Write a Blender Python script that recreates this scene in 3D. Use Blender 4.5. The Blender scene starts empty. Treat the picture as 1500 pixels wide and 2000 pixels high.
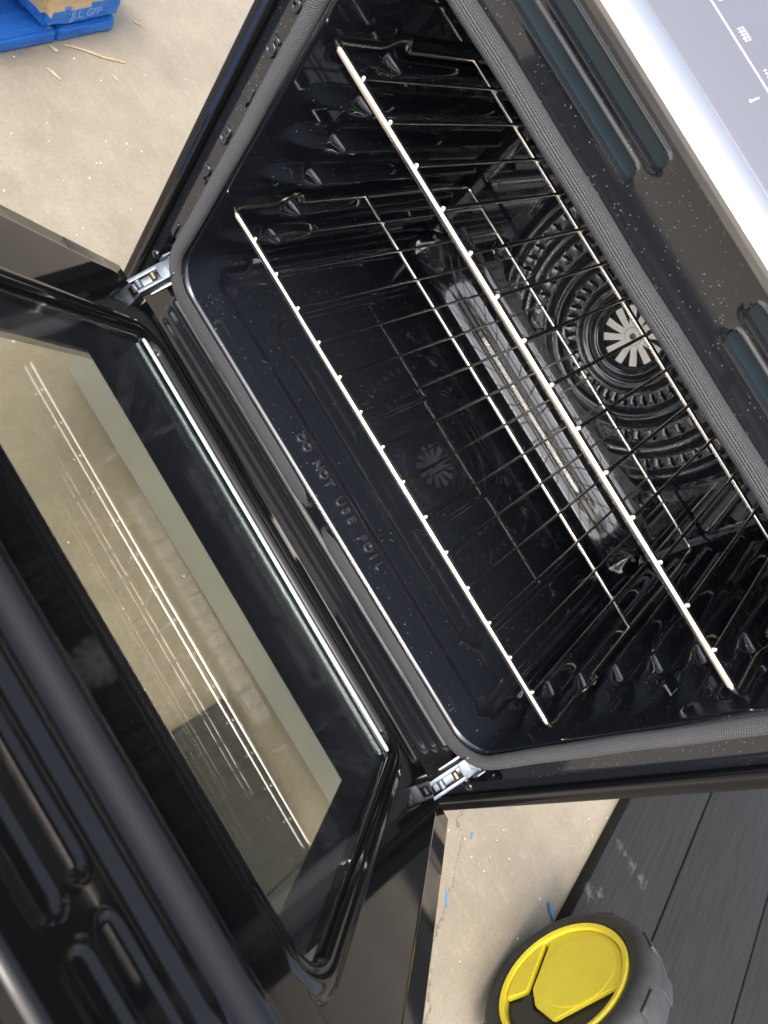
import bpy, bmesh, math, random
from mathutils import Vector, Matrix
random.seed(7)
sc = bpy.context.scene
COL = sc.collection
R = math.radians

# ---------------------------------------------------------------- camera
cam_d = bpy.data.cameras.new('camera'); cam = bpy.data.objects.new('camera', cam_d); COL.objects.link(cam)
RX = Vector((0.519655167, 0.631123466, 0.575883389))      # image right
RY = Vector((0.854254957, -0.37246233, -0.36265725))      # image down
RZ = Vector((-0.014386632, 0.680407954, -0.732692324))    # forward
CAM = Vector((0.04505841, -0.4726313, 0.91000915))
cam.matrix_world = Matrix(((RX.x, -RY.x, -RZ.x, CAM.x), (RX.y, -RY.y, -RZ.y, CAM.y), (RX.z, -RY.z, -RZ.z, CAM.z), (0, 0, 0, 1)))
cam_d.sensor_fit = 'HORIZONTAL'; cam_d.sensor_width = 36.0; cam_d.lens = 1344.55 / 1500 * 36
cam_d.clip_start = 0.01; cam_d.clip_end = 300
cam_d.dof.use_dof = True; cam_d.dof.focus_distance = 0.74; cam_d.dof.aperture_fstop = 12.0
sc.camera = cam
# ---------------------------------------------------------------- light
SUN_DIR = Vector((0.05, -0.50, 0.87)).normalized()         # towards the sun
w = bpy.data.worlds.new('World'); sc.world = w; w.use_nodes = True
nt = w.node_tree; nt.nodes.clear()
sky = nt.nodes.new('ShaderNodeTexSky'); sky.sky_type = 'NISHITA'; sky.sun_disc = False
sky.sun_elevation = math.asin(SUN_DIR.z); sky.sun_rotation = math.atan2(SUN_DIR.x, SUN_DIR.y)
sky.air_density = 1.0; sky.dust_density = 5.0; sky.ozone_density = 1.0
bg = nt.nodes.new('ShaderNodeBackground'); bg.inputs['Strength'].default_value = 0.15
wo = nt.nodes.new('ShaderNodeOutputWorld')
hs = nt.nodes.new('ShaderNodeHueSaturation'); hs.inputs['Saturation'].default_value = 0.62
nt.links.new(sky.outputs[0], hs.inputs['Color']); nt.links.new(hs.outputs[0], bg.inputs[0]); nt.links.new(bg.outputs[0], wo.inputs[0])
sun_d = bpy.data.lights.new('sun', 'SUN'); sun_d.energy = 0.55; sun_d.angle = R(22); sun_d.color = (1.0, 0.96, 0.9)
sun = bpy.data.objects.new('sun', sun_d); COL.objects.link(sun)
sun.rotation_euler = SUN_DIR.to_track_quat('Z', 'Y').to_euler(); sun.location = (2, -3, 6)
sc.view_settings.view_transform = 'Standard'; sc.view_settings.look = 'None'
sc.view_settings.exposure = 1.75; sc.view_settings.gamma = 1.0; sc.view_settings.use_curve_mapping = False
sc.render.engine = 'CYCLES'
sc.cycles.use_denoising = True
sc.cycles.max_bounces = 14; sc.cycles.glossy_bounces = 8; sc.cycles.transparent_max_bounces = 16; sc.cycles.transmission_bounces = 8
sc.cycles.sample_clamp_indirect = 8.0

# ---------------------------------------------------------------- materials
def mat(name):
    m = bpy.data.materials.new(name); m.use_nodes = True
    n = m.node_tree.nodes; n.clear()
    out = n.new('ShaderNodeOutputMaterial'); b = n.new('ShaderNodeBsdfPrincipled')
    m.node_tree.links.new(b.outputs[0], out.inputs[0])
    return m, m.node_tree, b, out
def N(t, typ, **kw):
    n = t.nodes.new(typ)
    for k, v in kw.items():
        if k.startswith('i_'):
            key = k[2:]
            n.inputs[int(key) if key.isdigit() else key].default_value = v
        else: setattr(n, k, v)
    return n
def L(t, a, b): t.links.new(a, b)
def mth(t, op, a, b=None, clamp=False):
    n = t.nodes.new('ShaderNodeMath'); n.operation = op; n.use_clamp = clamp
    for i, v in enumerate((a, b)):
        if v is None: continue
        if isinstance(v, (int, float)): n.inputs[i].default_value = v
        else: t.links.new(v, n.inputs[i])
    return n.outputs[0]
def mix(t, fac, a, b):
    n = t.nodes.new('ShaderNodeMix'); n.data_type = 'RGBA'
    for i, v in ((0, fac), (6, a), (7, b)):
        if isinstance(v, (int, float)): n.inputs[i].default_value = v
        elif isinstance(v, tuple): n.inputs[i].default_value = v if len(v) == 4 else (*v, 1)
        else: t.links.new(v, n.inputs[i])
    return n.outputs[2]
def ramp(t, v, lo, hi):
    n = t.nodes.new('ShaderNodeMapRange'); n.inputs['From Min'].default_value = lo; n.inputs['From Max'].default_value = hi
    t.links.new(v, n.inputs['Value']); return n.outputs['Result']
def coords(t, kind='Object'): return t.nodes.new('ShaderNodeTexCoord').outputs[kind]
def noise(t, co, scale, detail=4, rough=.55):
    n = N(t, 'ShaderNodeTexNoise', i_Scale=scale, i_Detail=detail, i_Roughness=rough); L(t, co, n.inputs['Vector']); return n.outputs['Fac']
def bump(t, b, h, strength, dist):
    n = N(t, 'ShaderNodeBump', i_Strength=strength, i_Distance=dist); L(t, h, n.inputs['Height']); L(t, n.outputs[0], b.inputs['Normal']); return n

def enamel(name, base, rough, specks=0.25, speck_scale=340, ior=1.7):
    m, t, b, o = mat(name)
    co = coords(t)
    v = N(t, 'ShaderNodeTexVoronoi', i_Scale=speck_scale); L(t, co, v.inputs['Vector'])
    sep = N(t, 'ShaderNodeSeparateColor'); L(t, v.outputs['Color'], sep.inputs[0])
    size = mth(t, 'MULTIPLY', mth(t, 'POWER', sep.outputs[1], 3.0), 0.13)
    big = noise(t, co, 9, 2)
    thr = mth(t, 'ADD', specks, mth(t, 'MULTIPLY', mth(t, 'SUBTRACT', big, .5), -.5))
    dot = mth(t, 'MULTIPLY', mth(t, 'LESS_THAN', v.outputs['Distance'], size), mth(t, 'GREATER_THAN', sep.outputs[0], thr))
    L(t, mix(t, dot, base, (0.55, 0.58, 0.6)), b.inputs['Base Color'])
    dust = ramp(t, noise(t, co, 60, 6, .7), .35, .75)
    mpp = N(t, 'ShaderNodeMapping'); mpp.inputs['Rotation'].default_value = (.3, .5, .8); mpp.inputs['Scale'].default_value = (4, 22, 9); L(t, co, mpp.inputs[0])
    smear = mth(t, 'MAXIMUM', ramp(t, noise(t, mpp.outputs[0], 1.0, 5, .6), .56, .72), 0.0)
    smear = mth(t, 'MINIMUM', smear, 1.0)
    L(t, mth(t, 'ADD', mth(t, 'ADD', rough, mth(t, 'MULTIPLY', dust, .03)), mth(t, 'MULTIPLY', smear, .10)), b.inputs['Roughness'])
    b.inputs['IOR'].default_value = ior
    hb = noise(t, co, 13, 2)
    bump(t, b, hb, .012, .003)
    return m
ENAMEL = enamel('black_speckled_enamel', (0.009, 0.011, 0.0145), .03, ior=1.8)
ENAMEL_F = enamel('black_frame_enamel', (0.010, 0.011, 0.014), .06, specks=.3, speck_scale=560, ior=1.7)
COVERM = enamel('grey_black_cover_enamel', (0.020, 0.022, 0.027), .07, ior=1.95)
LINER = enamel('black_door_enamel', (0.004, 0.004, 0.0045), .05, specks=1.5, ior=1.37)

def simple(name, col, rough=.4, metal=0.0, noise_amt=0.0, nscale=80, bmp=0.0, spec=.5):
    m, t, b, o = mat(name)
    b.inputs['Roughness'].default_value = rough; b.inputs['Metallic'].default_value = metal
    b.inputs['Specular IOR Level'].default_value = spec
    co = coords(t); nz = noise(t, co, nscale, 5, .6)
    dark = tuple(c * (1 - noise_amt) for c in col); lite = tuple(min(1, c * (1 + noise_amt)) for c in col)
    L(t, mix(t, nz, dark, lite), b.inputs['Base Color'])
    if bmp: bump(t, b, nz, bmp, .002)
    return m
BLACK_PAINT = simple('black_satin_paint', (.005, .005, .006), .10, 0, .2, 40, 0, .3)
CHROME = simple('nickel_plated_wire', (.86, .80, .72), .17, 1, .12, 300)
CHROME_F = simple('thick_nickel_rail', (.90, .83, .75), .20, 1, .10, 220, .02)
ZINC = simple('zinc_plated_steel', (.13, .15, .17), .45, .85, .5, 120, .16)
BRASS = simple('brass_pin', (.20, .17, .12), .45, 1, .1, 100)
FANM = simple('pressed_fan_steel', (.80, .78, .72), .38, .75, .08, 200)
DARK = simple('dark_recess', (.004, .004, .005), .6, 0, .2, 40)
STEEL = simple('stainless_steel', (.62, .61, .60), .28, 1, .05, 50)
PRINT = simple('white_print', (.42, .43, .46), .5)

def gasket_mat():
    m, t, b, o = mat('woven_grey_gasket')
    uv = coords(t, 'UV'); s = N(t, 'ShaderNodeSeparateXYZ'); L(t, uv, s.inputs[0])
    # u = metres along, v = metres around
    row = mth(t, 'MULTIPLY', s.outputs[1], 2 * math.pi / .0014)
    rowid = mth(t, 'FLOOR', mth(t, 'DIVIDE', s.outputs[1], .0014))
    ph = mth(t, 'MULTIPLY', mth(t, 'MODULO', rowid, 2), math.pi)
    a = mth(t, 'SINE', row)
    c = mth(t, 'SINE', mth(t, 'ADD', mth(t, 'MULTIPLY', s.outputs[0], 2 * math.pi / .0020), ph))
    h = mth(t, 'ADD', mth(t, 'MULTIPLY', a, .5), mth(t, 'MULTIPLY', c, .5))
    g = ramp(t, h, -.6, .9)
    dirt = noise(t, coords(t), 60, 4)
    col = mix(t, g, (.060, .060, .064), (.20, .20, .21))
    L(t, mix(t, mth(t, 'MULTIPLY', dirt, .35), col, (.05, .05, .05)), b.inputs['Base Color'])
    b.inputs['Roughness'].default_value = .62
    bump(t, b, h, 1.0, .0015)
    return m
GASKET = gasket_mat()

def glass_mat(name, tint, base=.045, rough=.0, amount=1.0, haze=.0):
    m = bpy.data.materials.new(name); m.use_nodes = True; t = m.node_tree; t.nodes.clear()
    out = t.nodes.new('ShaderNodeOutputMaterial')
    lw = N(t, 'ShaderNodeLayerWeight'); lw.inputs['Blend'].default_value = .5
    f = mth(t, 'ADD', base, mth(t, 'MULTIPLY', mth(t, 'POWER', lw.outputs['Facing'], 5.0), 1 - base), clamp=True)
    if amount < 1: f = mth(t, 'MULTIPLY', f, amount)
    tr = N(t, 'ShaderNodeBsdfTransparent'); tr.inputs[0].default_value = (*tint, 1)
    gl = N(t, 'ShaderNodeBsdfGlossy'); gl.inputs['Roughness'].default_value = rough; gl.inputs['Color'].default_value = (1, 1, 1, 1)
    mx = N(t, 'ShaderNodeMixShader'); L(t, f, mx.inputs[0]); L(t, tr.outputs[0], mx.inputs[1]); L(t, gl.outputs[0], mx.inputs[2])
    # faint wipe marks and dust on the surface
    if haze > 0:
        co = coords(t); mp = N(t, 'ShaderNodeMapping'); mp.inputs['Rotation'].default_value = (0, 0, .7); mp.inputs['Scale'].default_value = (9, 40, 1); L(t, co, mp.inputs[0])
        k = mth(t, 'ADD', mth(t, 'MULTIPLY', noise(t, co, 7, 4, .6), .9), mth(t, 'MULTIPLY', mth(t, 'MAXIMUM', ramp(t, noise(t, mp.outputs[0], 1, 6, .7), .55, .75), 0.0), .9))
        df = N(t, 'ShaderNodeBsdfDiffuse'); df.inputs[0].default_value = (.72, .78, .82, 1)
        m2 = N(t, 'ShaderNodeMixShader'); L(t, mth(t, 'MULTIPLY', k, haze), m2.inputs[0]); L(t, mx.outputs[0], m2.inputs[1]); L(t, df.outputs[0], m2.inputs[2]); mx = m2
    L(t, mx.outputs[0], out.inputs[0])
    return m
GLASS = glass_mat('oven_door_glass', (.985, .988, .975), .085, .003, haze=.006)
GLASS_O = glass_mat('coated_outer_glass', (.985, .988, .97), .03, .01, .15)
PALE_STRIP = simple('pale_cyan_strip', (.62, .78, .78), .25, 0, .1, 30)  # pale cyan for the thin strip inside the bead
def screen_mat():
    m = bpy.data.materials.new('heat_screen_lines'); m.use_nodes = True; t = m.node_tree; t.nodes.clear()
    out = t.nodes.new('ShaderNodeOutputMaterial')
    s = N(t, 'ShaderNodeSeparateXYZ'); L(t, coords(t), s.inputs[0])
    yy = mth(t, 'SINE', mth(t, 'MULTIPLY', s.outputs[1], 2 * math.pi / .0021))
    xx = mth(t, 'SINE', mth(t, 'MULTIPLY', s.outputs[0], 2 * math.pi / .0021))
    k = mth(t, 'GREATER_THAN', mth(t, 'ADD', mth(t, 'MULTIPLY', yy, .8), mth(t, 'MULTIPLY', xx, .2)), .18)
    tr = N(t, 'ShaderNodeBsdfTransparent'); tr.inputs[0].default_value = (.99, .975, .84, 1)
    d = N(t, 'ShaderNodeBsdfPrincipled'); d.inputs['Base Color'].default_value = (.24, .22, .15, 1); d.inputs['Roughness'].default_value = .35
    mx = N(t, 'ShaderNodeMixShader'); L(t, mth(t, 'MULTIPLY', k, .34), mx.inputs[0]); L(t, tr.outputs[0], mx.inputs[1]); L(t, d.outputs[0], mx.inputs[2])
    L(t, mx.outputs[0], out.inputs[0]); return m
SCREEN = screen_mat()
FRIT = simple('black_ceramic_border', (.006, .007, .009), .12)
PANELG = simple('grey_control_panel', (.22, .22, .24), .22, .6)
def concrete_mat():
    m, t, b, o = mat('beige_concrete')
    co = coords(t)
    n1 = noise(t, co, 1.6, 6, .6); n2 = noise(t, co, 9, 8, .65); n3 = noise(t, co, 70, 6, .7); n4 = noise(t, co, 300, 3, .6)
    c = mix(t, ramp(t, n1, .3, .7), (.192, .164, .119), (.258, .223, .166))
    c = mix(t, mth(t, 'MULTIPLY', ramp(t, n2, .42, .72), .55), c, (.142, .120, .088))
    c = mix(t, mth(t, 'MULTIPLY', ramp(t, n3, .55, .8), .5), c, (.33, .285, .22))
    c = mix(t, mth(t, 'MULTIPLY', ramp(t, n4, .62, .75), .55), c, (.20, .17, .13))
    # directional scuffs
    mp = N(t, 'ShaderNodeMapping'); mp.inputs['Rotation'].default_value = (0, 0, .6); mp.inputs['Scale'].default_value = (3, 60, 1); L(t, co, mp.inputs[0])
    sc_ = noise(t, mp.outputs[0], 2.5, 5, .7)
    c = mix(t, mth(t, 'MULTIPLY', ramp(t, sc_, .58, .78), .35), c, (.33, .29, .225))
    v = N(t, 'ShaderNodeTexVoronoi', i_Scale=55); L(t, co, v.inputs['Vector'])
    sep = N(t, 'ShaderNodeSeparateColor'); L(t, v.outputs['Color'], sep.inputs[0])
    sp = mth(t, 'MULTIPLY', mth(t, 'LESS_THAN', v.outputs['Distance'], mth(t, 'MULTIPLY', sep.outputs[1], .13)), mth(t, 'GREATER_THAN', sep.outputs[0], .8))
    c = mix(t, sp, c, (.68, .63, .53))
    n5 = noise(t, co, 160, 8, .75); n6 = noise(t, co, 26, 8, .7)
    c = mix(t, mth(t, 'MULTIPLY', mth(t, 'MINIMUM', mth(t, 'MAXIMUM', ramp(t, n5, .50, .68), 0.0), 1.0), .45), c, (.120, .100, .072))
    c = mix(t, mth(t, 'MULTIPLY', mth(t, 'MINIMUM', mth(t, 'MAXIMUM', ramp(t, n6, .52, .70), 0.0), 1.0), .3), c, (.300, .262, .200))
    # one wandering hairline crack
    s = N(t, 'ShaderNodeSeparateXYZ'); L(t, co, s.inputs[0])
    wob = mth(t, 'MULTIPLY', mth(t, 'SUBTRACT', noise(t, co, 14, 6, .7), .5), .09)
    # line through (0.519,0.178) - (0.627,-0.006)
    d = mth(t, 'ADD', mth(t, 'ADD', mth(t, 'MULTIPLY', mth(t, 'SUBTRACT', s.outputs[0], .572), .862), mth(t, 'MULTIPLY', mth(t, 'SUBTRACT', s.outputs[1], .078), .507)), wob)
    cw = mth(t, 'MULTIPLY', ramp(t, noise(t, co, 40, 3), .30, .62), .0030)
    crack = mth(t, 'LESS_THAN', mth(t, 'ABSOLUTE', d), cw)
    c = mix(t, mth(t, 'MULTIPLY', crack, .7), c, (.10, .08, .06))
    L(t, c, b.inputs['Base Color'])
    b.inputs['Roughness'].default_value = .78
    h = mth(t, 'ADD', mth(t, 'MULTIPLY', n3, .6), mth(t, 'MULTIPLY', n4, .4))
    bump(t, b, mth(t, 'SUBTRACT', h, mth(t, 'MULTIPLY', crack, .6)), .35, .004)
    return m
CONCRETE = concrete_mat()
def grain_mat(name, dark, lite, axis, rough=.55, scale=1.0):
    m, t, b, o = mat(name); co = coords(t)
    mp = N(t, 'ShaderNodeMapping'); s = [110 * scale] * 3; s[axis] = 5 * scale; mp.inputs['Scale'].default_value = s; L(t, co, mp.inputs[0])
    g = noise(t, mp.outputs[0], 2.2, 6, .65); big = noise(t, co, 6, 4)
    L(t, mix(t, ramp(t, g, .35, .7), dark, lite), b.inputs['Base Color'])
    b.inputs['Roughness'].default_value = rough
    bump(t, b, mth(t, 'ADD', g, mth(t, 'MULTIPLY', big, .2)), .45, .004)
    return m, t, b
SIDING, _t, _b = grain_mat('charcoal_wood_grain_siding', (.0085, .0083, .008), (.017, .0166, .016), 1, .7)
_b.inputs['Specular IOR Level'].default_value = .25
def add_scuffs(t, b, spots):
    co = coords(t); old = b.inputs['Base Color'].links[0].from_socket; acc = None
    for x, y, r in spots:
        d = N(t, 'ShaderNodeVectorMath', operation='DISTANCE'); L(t, co, d.inputs[0]); d.inputs[1].default_value = (x, y, .026)
        k = mth(t, 'SUBTRACT', 1.0, mth(t, 'DIVIDE', d.outputs['Value'], r), clamp=True)
        acc = k if acc is None else mth(t, 'MAXIMUM', acc, k)
    nz = noise(t, co, 75, 6, .7)
    m = mth(t, 'MULTIPLY', mth(t, 'MINIMUM', mth(t, 'MAXIMUM', ramp(t, mth(t, 'ADD', nz, mth(t, 'MULTIPLY', acc, .35)), .68, .86), 0.0), 1.0), mth(t, 'MINIMUM', mth(t, 'MULTIPLY', acc, 4.0), 1.0))
    L(t, mix(t, mth(t, 'MULTIPLY', m, .38), old, (.13, .125, .118)), b.inputs['Base Color'])
add_scuffs(_t, _b, [(.025, .397, .022), (.045, .397, .018), (.068, .396, .022), (.100, .396, .026), (.012, .278, .030), (.032, .293, .022), (.20, .15, .02), (.23, .16, .018)])
WOODP, _t, _b = grain_mat('splinter_wood', (.36, .26, .15), (.52, .42, .27), 0, .7)
def pallet_mat():
    m, t, b, o = mat('worn_blue_painted_wood'); co = coords(t)
    mp = N(t, 'ShaderNodeMapping'); mp.inputs['Scale'].default_value = (6, 40, 40); L(t, co, mp.inputs[0])
    g = noise(t, mp.outputs[0], 2.5, 6, .65)
    blue = mix(t, ramp(t, g, .3, .7), (.008, .10, .42), (.025, .22, .66))
    n2 = noise(t, mp.outputs[0], .9, 4, .6); n3 = noise(t, co, 30, 4)
    wear = ramp(t, mth(t, 'ADD', n2, mth(t, 'MULTIPLY', n3, .25)), .74, .80)
    wood = mix(t, g, (.45, .28, .12), (.78, .60, .36))
    c = mix(t, mth(t, 'MINIMUM', wear, 1.0), blue, wood)
    at = N(t, 'ShaderNodeAttribute'); at.attribute_name = 'wear'
    edge = ramp(t, mth(t, 'ADD', at.outputs['Fac'], mth(t, 'MULTIPLY', mth(t, 'SUBTRACT', n3, .5), .5)), .45, .55)
    c = mix(t, mth(t, 'MINIMUM', mth(t, 'MAXIMUM', edge, 0.0), 1.0), c, wood)
    L(t, c, b.inputs['Base Color']); b.inputs['Roughness'].default_value = .6
    bump(t, b, g, .5, .004); return m
PALLET = pallet_mat()
RUBBER = simple('dusty_black_rubber', (.030, .029, .028), .6, 0, .7, 55, .3)
YELLOW = simple('yellow_plastic', (.93, .74, .045), .38, 0, .13, 28)
BLKPL = simple('black_plastic', (.015, .015, .016), .42, 0, .3, 60, .1)
BLUECHIP = simple('blue_paint_chip', (.055, .19, .34), .6, 0, .2, 200)
LETTER = simple('lighter_raised_enamel', (.020, .022, .026), .16, 0, .3, 200)  # lighter and duller than the floor enamel so the letters show
SLOT_SKY = simple('painted_vent_sky', (.013, .030, .042), .2, 0, .15, 30)  # blue-grey colour paints the sky reflected in the vent slots
DRAWER = simple('satin_drawer_steel', (.42, .42, .41), .45, .45, .15, 14)
STENCIL = simple('faded_stencil_paint', (.22, .36, .66), .7, 0, .5, 120)
PEBBLE = simple('pale_grit', (.62, .57, .46), .8, 0, .15, 200)

# ---------------------------------------------------------------- mesh helpers
class MB:
    def __init__(s): s.v = []; s.f = []; s.uv = {}
    def add(s, vs, fs, M=None):
        b = len(s.v)
        s.v += [(M @ Vector(v)) if M else Vector(v) for v in vs]
        s.f += [tuple(b + i for i in f) for f in fs]
    def box(s, x0, x1, y0, y1, z0, z1, bev=0.0, seg=2, M=None):
        bm = bmesh.new(); bmesh.ops.create_cube(bm, size=1)
        for v in bm.verts:
            v.co = Vector(((x0 + x1) / 2 + v.co.x * (x1 - x0), (y0 + y1) / 2 + v.co.y * (y1 - y0), (z0 + z1) / 2 + v.co.z * (z1 - z0)))
        if bev: bmesh.ops.bevel(bm, geom=list(bm.edges), offset=bev, segments=seg, affect='EDGES', profile=.5)
        s.bm(bm, M)
    def bm(s, bm, M=None):
        bm.verts.index_update(); s.add([v.co.copy() for v in bm.verts], [[v.index for v in f.verts] for f in bm.faces], M); bm.free()
    def lathe(s, prof, seg=32, M=None, closed=False):
        # profile (r, h) about local z
        n = len(prof); vs = []; fs = []
        for k in range(seg):
            a = 2 * math.pi * k / seg
            for r, h in prof: vs.append((r * math.cos(a), r * math.sin(a), h))
        for k in range(seg):
            k2 = (k + 1) % seg
            for i in range(n - 1 if not closed else n):
                j = (i + 1) % n; fs.append((k * n + i, k2 * n + i, k2 * n + j, k * n + j))
        s.add(vs, fs, M)
    def cyl(s, r, h0, h1, seg=20, M=None, bev=.0):
        b = min(bev, r * .5)
        p = [(1e-5, h0), (r - b, h0), (r, h0 + b), (r, h1 - b), (r - b, h1), (1e-5, h1)] if b else [(1e-5, h0), (r, h0), (r, h1), (1e-5, h1)]
        s.lathe(p, seg, M)
    def prism(s, poly, z0, z1, bev=0, M=None):
        bm = bmesh.new(); vs = [bm.verts.new((x, y, z0)) for x, y in poly]; f = bm.faces.new(vs)
        r = bmesh.ops.extrude_face_region(bm, geom=[f]); 
        for e in r['geom']:
            if isinstance(e, bmesh.types.BMVert): e.co.z = z1
        bmesh.ops.recalc_face_normals(bm, faces=list(bm.faces))
        if bev: bmesh.ops.bevel(bm, geom=list(bm.edges), offset=bev, segments=2, affect='EDGES')
        s.bm(bm, M)
    def tube(s, pts, rad, seg=10, closed=False, M=None, caps=True):
        pts = [Vector(p) for p in pts]; n = len(pts); vs = []; fs = []
        up = None
        for i, p in enumerate(pts):
            a = pts[(i - 1) % n] if (closed or i > 0) else pts[i]; b = pts[(i + 1) % n] if (closed or i < n - 1) else pts[i]
            t = (b - a).normalized()
            if up is None: up = Vector((0, 0, 1)) if abs(t.z) < .9 else Vector((1, 0, 0))
            x = t.cross(up).normalized(); up = x.cross(t).normalized()
            r = rad(i) if callable(rad) else rad
            for k in range(seg):
                an = 2 * math.pi * k / seg; vs.append(p + x * math.cos(an) * r + up * math.sin(an) * r)
        m = n if closed else n - 1
        for i in range(m):
            i2 = (i + 1) % n
            for k in range(seg):
                k2 = (k + 1) % seg; fs.append((i * seg + k, i * seg + k2, i2 * seg + k2, i2 * seg + k))
        if not closed and caps:
            fs.append(tuple(range(seg - 1, -1, -1))); fs.append(tuple((n - 1) * seg + k for k in range(seg)))
        s.add(vs, fs, M)
    def ball(s, c, r, M=None, seg=10):
        bm = bmesh.new(); bmesh.ops.create_uvsphere(bm, u_segments=seg, v_segments=max(4, seg * 2 // 3), radius=1)
        rr = r if isinstance(r, tuple) else (r, r, r)
        for v in bm.verts: v.co = Vector((c[0] + v.co.x * rr[0], c[1] + v.co.y * rr[1], c[2] + v.co.z * rr[2]))
        s.bm(bm, M)
    def grid(s, nx, ny, fn, keep=None, flip=False):
        vs = [fn(i, j) for j in range(ny) for i in range(nx)]; fs = []
        for j in range(ny - 1):
            for i in range(nx - 1):
                if keep and not keep(i, j): continue
                q = (j * nx + i, j * nx + i + 1, (j + 1) * nx + i + 1, (j + 1) * nx + i)
                fs.append(q[::-1] if flip else q)
        s.add(vs, fs)
    def build(s, name, m, parent=None, sharp=40, smooth=True, recalc=False):
        me = bpy.data.meshes.new(name)
        used = sorted({i for f in s.f for i in f}); mp = {o: k for k, o in enumerate(used)}
        me.from_pydata([s.v[i] for i in used], [], [tuple(mp[i] for i in f) for f in s.f])
        if recalc:
            bm = bmesh.new(); bm.from_mesh(me); bmesh.ops.recalc_face_normals(bm, faces=list(bm.faces)); bm.to_mesh(me); bm.free()
        if smooth:
            me.polygons.foreach_set('use_smooth', [True] * len(me.polygons))
            if sharp: me.set_sharp_from_angle(angle=R(sharp))
        me.update(); me.materials.append(m)
        return link(name, me, parent)
def link(name, data, parent=None):
    o = bpy.data.objects.new(name, data); COL.objects.link(o)
    if parent is not None: o.parent = parent
    return o
def tag(o, label=None, cat=None, group=None, kind=None):
    if label: o['label'] = label
    if cat: o['category'] = cat
    if group: o['group'] = group
    if kind: o['kind'] = kind
    return o
def empty(name, loc=(0, 0, 0), rz=0):
    o = link(name, None); o.location = loc; o.rotation_euler.z = rz; o.empty_display_size = .05; return o
def text_mesh(name, body, size, m, parent, M, extrude=.0006, bev=.0003, align='CENTER', shear=0):
    c = bpy.data.curves.new(name, 'FONT'); c.body = body; c.size = size; c.extrude = extrude; c.bevel_depth = bev; c.bevel_resolution = 2
    c.align_x = align; c.align_y = 'CENTER'; c.shear = shear; c.resolution_u = 6
    tmp = bpy.data.objects.new('tmp', c); COL.objects.link(tmp)
    dg = bpy.context.evaluated_depsgraph_get(); dg.update()
    me = bpy.data.meshes.new_from_object(tmp.evaluated_get(dg)); bpy.data.objects.remove(tmp); bpy.data.curves.remove(c)
    me.transform(M); me.materials.clear(); me.materials.append(m); me.name = name
    return link(name, me, parent)
def ss(a, b, x):
    t = min(1, max(0, (x - a) / (b - a))); return t * t * (3 - 2 * t)
def rr_dist(x, z, hx, z0, z1, r):
    cx, cz = 0, (z0 + z1) / 2; qx = abs(x - cx) - (hx - r); qz = abs(z - cz) - ((z1 - z0) / 2 - r)
    return math.hypot(max(qx, 0), max(qz, 0)) + min(max(qx, qz), 0) - r
def rr_loop(hx, z0, z1, r, step):
    """points (x,z,nx,nz) counter-clockwise from bottom centre; n is the outward normal"""
    out = []
    def seg(a, b, n):
        d = math.hypot(b[0] - a[0], b[1] - a[1]); k = max(1, round(d / step))
        for i in range(k): out.append((a[0] + (b[0] - a[0]) * i / k, a[1] + (b[1] - a[1]) * i / k, n[0], n[1]))
    def arc(cx, cz, a0):
        k = max(6, round(r * math.pi / 2 / step))
        for i in range(k):
            a = a0 + math.pi / 2 * i / k; out.append((cx + r * math.cos(a), cz + r * math.sin(a), math.cos(a), math.sin(a)))
    seg((0, z0), (hx - r, z0), (0, -1)); arc(hx - r, z0 + r, -math.pi / 2)
    seg((hx, z0 + r), (hx, z1 - r), (1, 0)); arc(hx - r, z1 - r, 0)
    seg((hx - r, z1), (-hx + r, z1), (0, 1)); arc(-hx + r, z1 - r, math.pi / 2)
    seg((-hx, z1 - r), (-hx, z0 + r), (-1, 0)); arc(-hx + r, z0 + r, math.pi)
    seg((-hx + r, z0), (0, z0), (0, -1))
    return out
def capsule_d(x, z, x0, x1, zc):
    return math.hypot(max(x0 - x, 0, x - x1), z - zc)

# ================================================================ GROUND
mb = MB(); mb.grid(2, 2, lambda i, j: (-60 + 120 * i, -60 + 120 * j, 0))
tag(mb.build('ground', CONCRETE, smooth=False), kind='structure')

# ================================================================ OVEN
oven = empty('oven')
tag(oven, 'black enamel oven with its drop-down door hanging half open', 'oven')
XH = .3755
# ---- front frame (pressed sheet, faces -Y)
ZB, ZT = .205, .790
nx, nz = 377, 586
VENTS = [(-.29, -.061, .7585), (-.29, -.053, .7765), (.055, .29, .7585), (.048, .29, .7765)]
def frame_h(x, z):
    ax = abs(x); h = 0.0
    h -= .0032 * ss(.350, .358, ax)
    h += .0016 * math.exp(-((ax - .3475) / .0016) ** 2)
    h -= .010 * ss(.214, .206, z)
    for zc in (.286, .267, .248):
        d = capsule_d(x, z, -.292, .292, zc)
        h += .0050 * ss(.0088, .0008, d)
    for x0, x1, zc in VENTS:
        d = capsule_d(x, z, x0 + .005, x1 - .005, zc)
        h += .0010 * math.exp(-((d - .0062) / .0012) ** 2)
        h -= .0125 * ss(.0052, .0040, d)
    if .300 < ax < .343 and .285 < z < .345:
        h -= .012 * ss(.300, .303, ax) * ss(.343, .340, ax) * ss(.285, .288, z) * ss(.345, .342, z)
    h -= .003 * ss(.742, .737, z) * 0
    return h
fx = [-XH + 2 * XH * i / (nx - 1) for i in range(nx)]; fz = [ZB + (ZT - ZB) * j / (nz - 1) for j in range(nz)]
mb = MB()
mb.grid(nx, nz, lambda i, j: (fx[i], -frame_h(fx[i], fz[j]), fz[j]),
        keep=lambda i, j: rr_dist((fx[i] + fx[i + 1]) / 2, (fz[j] + fz[j + 1]) / 2, .3195, .305, .729, .042) > 0, flip=False)
mb.build('front_frame', ENAMEL_F, oven, sharp=60)
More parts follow.
